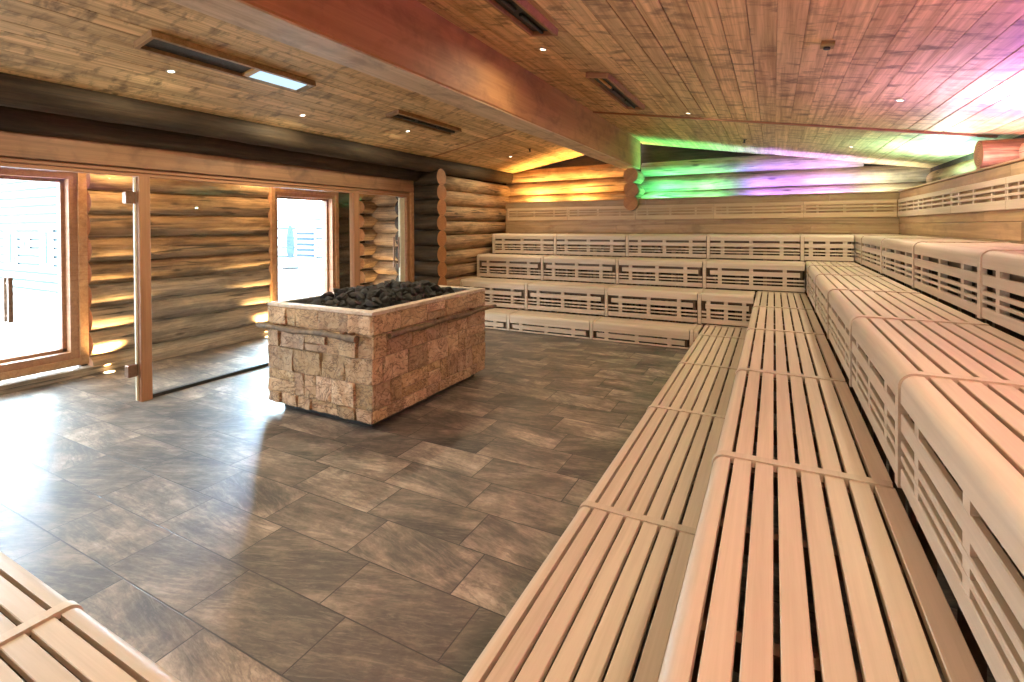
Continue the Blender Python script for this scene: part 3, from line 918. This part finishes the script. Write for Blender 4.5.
lamps = []
def downlight(label, fz, x, y, E, col=(1, .92, .63)):
    t = thing('ceiling_downlight', label, 'downlight', group='round recessed downlights in the ceiling')
    on_slope(t, fz, x, y, -.0005)
    mb = MB()
    n = 20; vs = []
    for r, z in ((.034, 0), (.034, -.005), (.024, -.006), (.022, -.001)):
        vs += [(r * math.cos(2 * PI * i / n), r * math.sin(2 * PI * i / n), z) for i in range(n)]
    mb.add(vs, [(a * n + i, a * n + (i + 1) % n, (a + 1) * n + (i + 1) % n, (a + 1) * n + i) for a in range(3) for i in range(n)])
    mb.build('trim_ring', M['steel'], t, 40)
    mb = MB(); mb.cyl((0, 0, -.003), (0, 0, -.001), .0225, n=18); mb.build('lens', M['lens'], t)
    la = bpy.data.lights.new('downlight_lamp', 'AREA'); la.shape = 'DISK'; la.size = .07; la.energy = E; la.color = col
    o = link('downlight_lamp', la, None, (x, y, fz(x) - .03)); lamps.append(o)
    return t
DE = 22
for (fz, x, y, lab) in ((zl, -4.126, 2.216, 'small glowing downlight above the glass door, beside the lit lamp box'),
                        (zl, -4.352, 3.62, 'small glowing downlight above the fixed glass pane'),
                        (zl, -4.112, 5.02, 'small glowing downlight beside the second long ceiling box'),
                        (zl, -4.08, 7.75, 'small glowing downlight near the warm lit log corner'),
                        (zr, -1.64, 3.68, 'small glowing downlight between the two long boxes on the far side of the beam'),
                        (zr, -.87, 6.03, 'small glowing downlight just before the ceiling joint strip'),
                        (zr, .889, 4.973, 'small glowing downlight beside the magenta glow on the ceiling'),
                        (zr, .874, 7.66, 'small glowing downlight beyond the joint strip by the violet glow')):
    downlight(lab, fz, x, y, DE if fz is zl else DE * (.35 if x == -1.64 else .75))
for (fz, x, y, lab) in ((zl, -4.1, -.6, 'unseen downlight over the near end of the floor'), (zl, -2.9, 1.0, 'unseen downlight over the near floor beside the beam'),
                        (zr, -1.2, .3, 'unseen downlight over the near side benches beside the beam'), (zr, .7, 1.6, 'unseen downlight over the near part of the side benches'),
                        (zr, .6, -1.0, 'unseen downlight at the near end of the side benches')):
    downlight(lab, fz, x, y, DE if fz is zl else DE * (.35 if x == -1.64 else .75))  # unseen downlights continuing the ceiling's set, kept for fill light
# small sensor on the ceiling and a small dark hole plug
t = thing('ceiling_sensor', 'small ochre sensor box on the ceiling boards near the magenta glow', 'sensor'); on_slope(t, zr, .286, 3.54, -.001)
mb = MB(); mb.box((-.035, -.04, -.03), (.035, .04, 0), .5, 0, .008); mb.build('housing', M['ochre'], t)
mb = MB(); mb.cyl((0, 0, -.042), (0, 0, -.03), .018); mb.build('cap', M['black'], t)
for fz, x, y, lab in ((zl, -3.64, 7.6, 'tiny dark sprinkler nozzle near the warm lit log corner'), (zr, -.36, 7.7, 'tiny dark sprinkler nozzle over the violet lit logs')):
    t = thing('ceiling_nozzle', lab, 'nozzle'); on_slope(t, fz, x, y, -.001)
    mb = MB(); mb.cyl((0, 0, -.008), (0, 0, 0), .03); mb.build('rosette', M['bronze'], t, 40)
    mb = MB(); mb.cyl((0, 0, -.05), (0, 0, -.008), .012); mb.cyl((0, 0, -.054), (0, 0, -.05), .02); mb.build('nozzle_head', M['black'], t, 40)

# floor uplights in the vestibule
def uplight(label, x, y, E, aim=(-.18, 0, 1)):
    t = thing('floor_uplight', label, 'floor lamp', (x, y, 0), 0, 'recessed floor uplights in the vestibule')
    mb = MB(); mb.cyl((0, 0, .0005), (0, 0, .006), .062, n=24); mb.build('ring', M['steel'], t)
    mb = MB(); mb.cyl((0, 0, .006), (0, 0, .009), .050, n=24); mb.build('lens', M['uplens'], t)
    la = bpy.data.lights.new('uplight_lamp', 'SPOT'); la.energy = E; la.color = (1, .66, .28); la.spot_size = 1.5; la.spot_blend = .9; la.shadow_soft_size = .04
    o = link('uplight_lamp', la, None, (x, y, .03)); o.rotation_euler = Vector(aim).to_track_quat('-Z', 'Y').to_euler()
uplight('glowing floor uplight at the foot of the log wall beside the tall glass door', XO + .14, 2.86, 330, (-.06, 0, 1))
uplight('floor uplight at the log wall beside the second opening', XO + .14, 4.86, 330, (-.06, 0, 1))
uplight('floor uplight at the vestibule end wall', -6.05, 6.66, 95, (0, .35, 1))

# ================================================================== LIGHT
def area(name, loc, aim, sx, sy, E, col, spread=PI):
    la = bpy.data.lights.new(name, 'AREA'); la.shape = 'RECTANGLE'; la.size = sx; la.size_y = sy; la.energy = E; la.color = col; la.spread = spread
    z = -Vector(aim).normalized(); x = (Vector((1, 0, 0)) - z * z.x).normalized(); y = z.cross(x)
    o = link(name, la, None, loc); o.rotation_euler = Matrix((x, y, z)).transposed().to_euler(); return o
# coloured lamps hidden in the trough between the panelling and the log walls
yt = YW + .085
GREEN, VIOLET, MINT, MAGENTA, WARM = (.10, 1, .34), (.24, .12, 1), (.36, 1, .85), (.92, .36, .88), (1, .56, .16)
area('cove_lamp', (-1.72, yt, 2.03), (.1, .6, 1), .22, .06, 30, GREEN)
area('cove_lamp', (-1.0, yt, 2.03), (0, .5, 1), .30, .06, 20, (.18, 1, .35))
area('cove_lamp', (-.10, yt, 2.03), (0, .5, 1), .35, .06, 40, VIOLET)
area('cove_lamp', (.70, yt, 2.03), (0, .5, 1), .35, .06, 28, (.42, .26, 1))
area('cove_lamp', (1.38, yt, 2.03), (-.1, .5, 1), .22, .06, 12, (.8, 1, .7))
xt = XW + .11
zt_ = 2.074
area('cove_lamp', (xt, 7.3, zt_), (-.4, .1, 1), .06, .5, 48, MINT)
area('cove_lamp', (xt, 5.75, zt_), (.15, .1, 1), .06, .3, 10, (1, .5, .6), 2.8)
area('cove_lamp', (xt, 4.5, zt_), (-.15, 0, 1), .06, .7, 26, (.95, .66, 1), 2.2)
area('cove_lamp', (xt, 4.4, zt_), (-.6, 0, 1), .06, 1.6, 44, (.36, .13, 1))
for y_, e_ in ((2.3, 40), (1.2, 90), (.1, 110), (-1.1, 90)):
    area('cove_lamp', (xt, y_, zt_), (-.35, 0, 1), .06, .8, e_, MAGENTA, 2.2)
area('cove_lamp', (-4.2, yt, 2.03), (.1, .5, 1), .30, .06, 50, WARM)
area('cove_lamp', (-3.25, yt, 2.03), (.2, .4, 1), .30, .06, 40, WARM)
area('vestibule_fill', (XO + .3, 2.95, 2.42), (-.3, 0, -1), .25, .08, 9, (1, .68, .34))  # added lamps without fixtures, brighten the upper vestibule logs
area('vestibule_fill', (XO + .3, 4.7, 2.42), (-.3, 0, -1), .25, .08, 9, (1, .68, .34))
w = bpy.data.worlds.new('daylight'); SC.world = w; w.use_nodes = True
nt = w.node_tree; nt.nodes.clear()
o_ = nt.nodes.new('ShaderNodeOutputWorld'); bg = nt.nodes.new('ShaderNodeBackground')
bg.inputs[0].default_value = (.74, .88, 1.0, 1); bg.inputs[1].default_value = 20.0
nt.links.new(bg.outputs[0], o_.inputs[0])
sun = bpy.data.lights.new('sun', 'SUN'); sun.energy = 165.0; sun.angle = 1.05; sun.color = (.54, .78, 1)
so = link('sun', sun); so.rotation_euler = Vector((.58, -.76, -.40)).to_track_quat('-Z', 'Y').to_euler()
for (y0, y1, z0, z1) in ((A0 + .2, A1 - .14, .29, 2.15), (B0 + .06, B1 - .06, .12, 2.10)):
    la = bpy.data.lights.new('daylight_portal', 'AREA'); la.shape = 'RECTANGLE'; la.size = z1 - z0; la.size_y = y1 - y0; la.cycles.is_portal = True
    o = link('daylight_portal', la, None, (XO - .2, (y0 + y1) / 2, (z0 + z1) / 2)); o.rotation_euler = (0, -PI / 2, 0)

# ================================================================== CAMERA
cam = bpy.data.cameras.new('camera'); co = link('camera', cam)
th_, ph_, r_ = math.radians(27.635), math.radians(.683), math.radians(-.281)
fw = Vector((-math.sin(th_) * math.cos(ph_), math.cos(th_) * math.cos(ph_), -math.sin(ph_)))
rt = Vector((math.cos(th_), math.sin(th_), 0)); up = rt.cross(fw)
r2 = rt * math.cos(r_) + up * math.sin(r_); u2 = -rt * math.sin(r_) + up * math.cos(r_)
m = Matrix((r2, u2, -fw)).transposed().to_4x4(); m.translation = (0, 0, H)
co.matrix_world = m
cam.sensor_fit = 'HORIZONTAL'; cam.sensor_width = 36; cam.lens = 500.09 / 1024 * 36; cam.shift_y = -(341 - 232.2) / 1024
cam.clip_start = .05; cam.clip_end = 300
SC.camera = co
vs_ = SC.view_settings
SC.display_settings.display_device = 'sRGB'
vs_.view_transform = 'Standard'; vs_.look = 'None'; vs_.gamma = 1; vs_.exposure = 0.08; vs_.use_curve_mapping = False
SC.cycles.use_denoising = True
SC.cycles.max_bounces = 12; SC.cycles.diffuse_bounces = 6; SC.cycles.transparent_max_bounces = 16
SC.cycles.sample_clamp_indirect = 6
